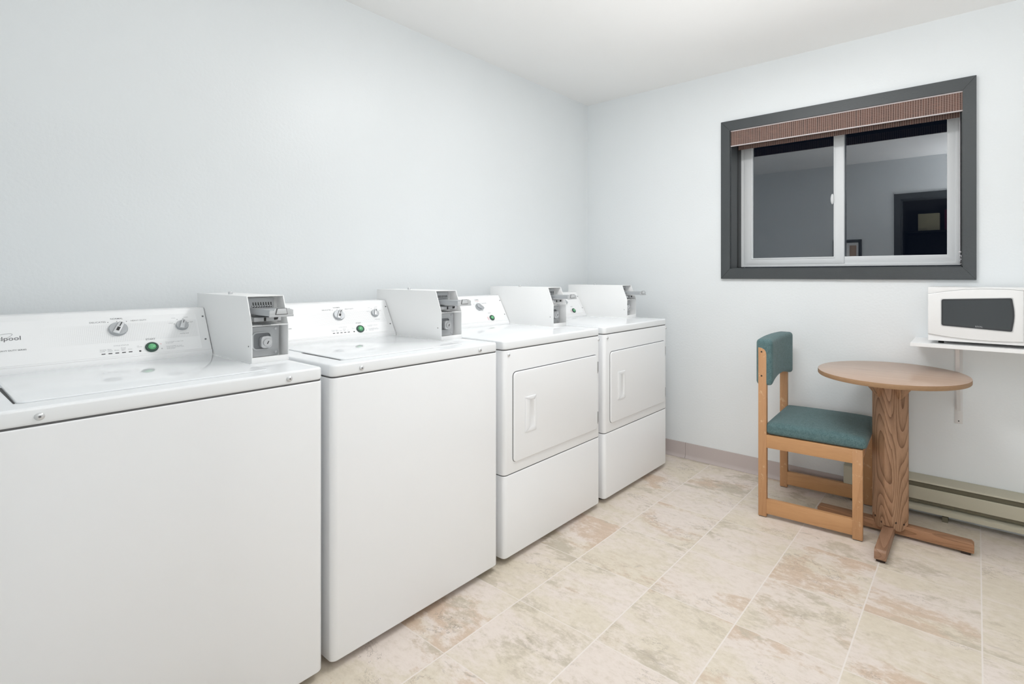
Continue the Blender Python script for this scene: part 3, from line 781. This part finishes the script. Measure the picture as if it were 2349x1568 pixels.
# ------------------------------------------------------------------ shelf and microwave
SY0, SY1, SZ = -3.05, -2.075, .8735
sf = thing('shelf', 'white wall shelf carrying the microwave on metal brackets', 'shelf', (0, -2.5, SZ))
def offs(m_): m_.bm.transform(Matrix.Translation((0, 2.5, -SZ))); return m_
offs(mb('shelfw').box(-.262, -.0005, SY0, SY1, SZ-.0165, SZ, .0008)).build('board', sf, smooth=0)
for y in (-2.252, -2.86):
    b = mb('bracket').box(-.0035, -.0005, y-.016, y+.016, .470, SZ-.0170, .0006).box(-.232, -.0005, y-.013, y+.013, SZ-.0200, SZ-.0168, .0006)
    b.prism([(-.0030, .530), (-.0030, .555), (-.205, .8535), (-.222, .8535)], 'y', y-.0075, y+.0075)
    b.use(M['slot'])
    for z in (.482, .70, .845): b.lathe([(0, 0), (.0030, 0), (0, .0015)], 10, Matrix.Translation((-.0035, y, z)) @ Matrix.Rotation(-PI/2, 4, 'Y'))
    offs(b).build('bracket', sf)

mwv = thing('microwave', 'white microwave oven with dark door window on the wall shelf', 'microwave', (-.13, -2.372, SZ))
MY0, MY1, MX, MZ0, MZ1 = -2.602, -2.143, -.238, .888, 1.130
def offm(m_): m_.bm.transform(Matrix.Translation((.13, 2.372, -SZ))); return m_
offm(mb('mw').box(MX+.012, -.012, MY0, MY1, MZ0+.002, MZ1, .005, 3)).build('body', mwv)
def arch(y, z0, h): u = (y-(MY0+MY1)/2)/((MY1-MY0)/2); return z0+h*(1-u*u)
N = 26
ys = [MY0+(MY1-MY0)*i/N for i in range(N+1)]
# front frame above and below the door, bulging a little towards the middle
fr_ = MB().use(M['mw'])
pts = [(y, arch(y, 1.0975, .0265)) for y in ys] + [(MY1, MZ1-.001), (MY0, MZ1-.001)]
fr_.prism(pts, 'x', MX-.004, MX+.014, .002, 2, True)
pts = [(y, arch(y, .9175, -.0180)) for y in ys] + [(MY1, MZ0), (MY0, MZ0)]
fr_.prism(pts, 'x', MX-.002, MX+.014, .0015, 2, True)
offm(fr_).build('front_frame', mwv)
DYs = -2.480
yd = [DYs+(MY1-DYs)*i/N for i in range(N+1)]
dpts = [(y, arch(y, .9180, -.0180)) for y in yd] + [(y, arch(y, 1.0968, .0265)) for y in reversed(yd)]
door = offm(mb('mw').prism(dpts, 'x', MX-.0085, MX+.012, .003, 3, True)).build('door', mwv)
cpts = [(y, arch(y, .9180, -.0180)) for y in ys if y <= DYs-.004] + [(y, arch(y, 1.0968, .0265)) for y in reversed(ys) if y <= DYs-.004]
cp = offm(mb('mw').prism(cpts, 'x', MX-.0075, MX+.012, .003, 3, True)).build('control_panel', mwv)
offm(mb('mwdark').box(MX-.0085, MX-.0070, -2.588, -2.512, 1.055, 1.085, .0006)).build('display', cp)
for k in range(4): offm(mb('mwlip').box(MX-.0090, MX-.0070, -2.590, -2.510, .945+k*.024, .960+k*.024, .001)).build('button', cp)
def wpoly(g):
    """tapered window: lower left edge short, right edge bowed"""
    y0, y1 = -2.443-g, -2.194+g
    c = []
    def corner(p, a, b, r=.009):
        p, a, b = Vector(p), Vector(a), Vector(b); u, v = (a-p).normalized(), (b-p).normalized()
        for i in range(6):
            s_ = i/5; q = (p+u*r)*(1-s_)**2 + p*2*s_*(1-s_) + (p+v*r)*s_**2; c.append(tuple(q))
    A, B, C_, D_ = (y1, .958-g), (y0, .9445-g), (y0, 1.0865+g), (y1, 1.0755+g)
    corner(A, D_, B); corner(B, A, C_)
    for i in range(1, 8):
        s_ = i/8; c.append((y0-.0065*math.sin(PI*s_), B[1]+(C_[1]-B[1])*(.08+.84*s_)))
    corner(C_, B, D_); corner(D_, C_, A)
    return c
wo = mb('mwlip').prism(wpoly(.0032), 'x', MX-.0098, MX-.0080)
wo.use(M['mwdark']).prism(wpoly(0), 'x', MX-.0102, MX-.0090)
inn = [(-2.3185+(y+2.3185)*.945, 1.0155+(z-1.0155)*.90) for y, z in wpoly(0)]
wo.use(M['mwscreen']).prism(inn, 'x', MX-.0104, MX-.0095)
wo.use(M['mwtext']).text('RIVAL', .026, lambda x, y: Vector((MX-.0106, -2.3300-x, .9600+y)), .01)
offm(wo).build('door_window', door, smooth=30)
for y in (-2.58, -2.19):
    for x in (MX+.055, -.045): offm(mb('dark').lathe([(0, SZ), (.012, SZ), (.010, MZ0+.003), (0, MZ0+.003)], 14, Matrix.Translation((x, y, 0)))).build('foot', mwv)

# ------------------------------------------------------------------ things behind the camera, seen only in the window glass
pf = thing('picture_frame', 'dark framed picture on the near wall, mirrored in the window glass', 'picture', (XN, -1.14, 1.46))
mb('casing').ring(rect(-.145, .145, -.12, .125), rect(-.113, .113, -.088, .093), 'x', 0, .022, .002).build('frame', pf)
mb('shelfw').box(.002, .008, -.114, .114, -.089, .094).build('mat_board', pf, smooth=0)
mb('lamin').box(.008, .009, -.09, -.02, -.06, .06).build('print', pf, smooth=0)
bk = thing('bookcase', 'dark bookcase in the hallway, mirrored faintly in the window glass', 'bookcase', (-4.44, -2.15, 0))
k_ = mb('track').box(-.19, -.17, -.60, .60, 0, 1.745).box(-.19, .19, -.60, -.57, 0, 1.745).box(-.19, .19, .57, .60, 0, 1.745)
k_.build('carcass', bk, smooth=0)
for z in (.08, .5, .92, 1.34, 1.72): mb('track').box(-.17, .19, -.57, .57, z, z+.025).build('shelf', bk, smooth=0)
tag(mb('cream').box(-4.50, -4.28, -1.95, -1.72, 1.745, 1.96, .004).build('storage_box'), 'cream box on top of the dark hallway bookcase', 'box')
mr = plain('maroon_cardboard', (118, 44, 72), .7)
tag(mb(mr).box(-4.50, -4.28, -2.30, -2.0, 1.745, 2.0, .004).build('storage_box'), 'maroon box beside the cream box on top of the hallway bookcase', 'box')

# ------------------------------------------------------------------ lamp, camera, render look
lamp = thing('ceiling_light', 'white ceiling light fixture above the middle of the room', 'ceiling light', (-1.30, -1.46, H))
mb('shelfw').box(-.15, .15, -.40, .40, -.035, 0, .004).build('housing', lamp)
def area(name, loc, sx, sy, power, rot=(0, 0, 0), color=(1, 1, 1)):
    l = bpy.data.lights.new(name, 'AREA'); l.shape = 'RECTANGLE'; l.size = sx; l.size_y = sy; l.energy = power; l.color = color
    o = bpy.data.objects.new(name, l); COL.objects.link(o); o.location = loc; o.rotation_euler = rot
    return o
area('lamp_light', (-1.30, -1.46, H-.040), .28, .78, 19.0)
area('ceiling_fill', (-1.25, -1.85, H-.60), 1.4, 1.8, 5.0, (PI, 0, 0))  # added fill aimed up at the ceiling, not part of the fixture
area('doorway_fill', (-3.5, -2.30, .7), .6, .6, 9.0, (PI/2, 0, .15-PI/2))  # added low fill shining in through the doorway; the hallway has no lamp
area('bounced_flash', (-2.75, -2.5, 1.6), .3, .3, 26., (PI, 0, 0))

wd = bpy.data.worlds.new('night'); scn.world = wd; wd.use_nodes = True
wd.node_tree.nodes['Background'].inputs[0].default_value = (.004, .006, .012, 1)
wd.node_tree.nodes['Background'].inputs[1].default_value = 1.

F_PX, PXX, PYY = 1179.39, 1369.0, 630.69
cd = bpy.data.cameras.new('camera'); cam = bpy.data.objects.new('camera', cd); COL.objects.link(cam); scn.camera = cam
cam.location = (-3.0272, -2.3222, 1.1837); cam.rotation_euler = (PI/2, 0, .63657-PI/2)
cd.sensor_fit = 'HORIZONTAL'; cd.sensor_width = 36.; cd.lens = 36*F_PX/2349
cd.shift_x = (2349/2-PXX)/2349; cd.shift_y = (PYY-1568/2)/2349
cd.clip_start = .01; cd.clip_end = 50

vs_ = scn.view_settings; vs_.view_transform = 'Standard'; vs_.look = 'None'; vs_.gamma = 1; vs_.use_curve_mapping = False
vs_.exposure = -0.08
scn.cycles.diffuse_bounces = 10; scn.cycles.max_bounces = 16
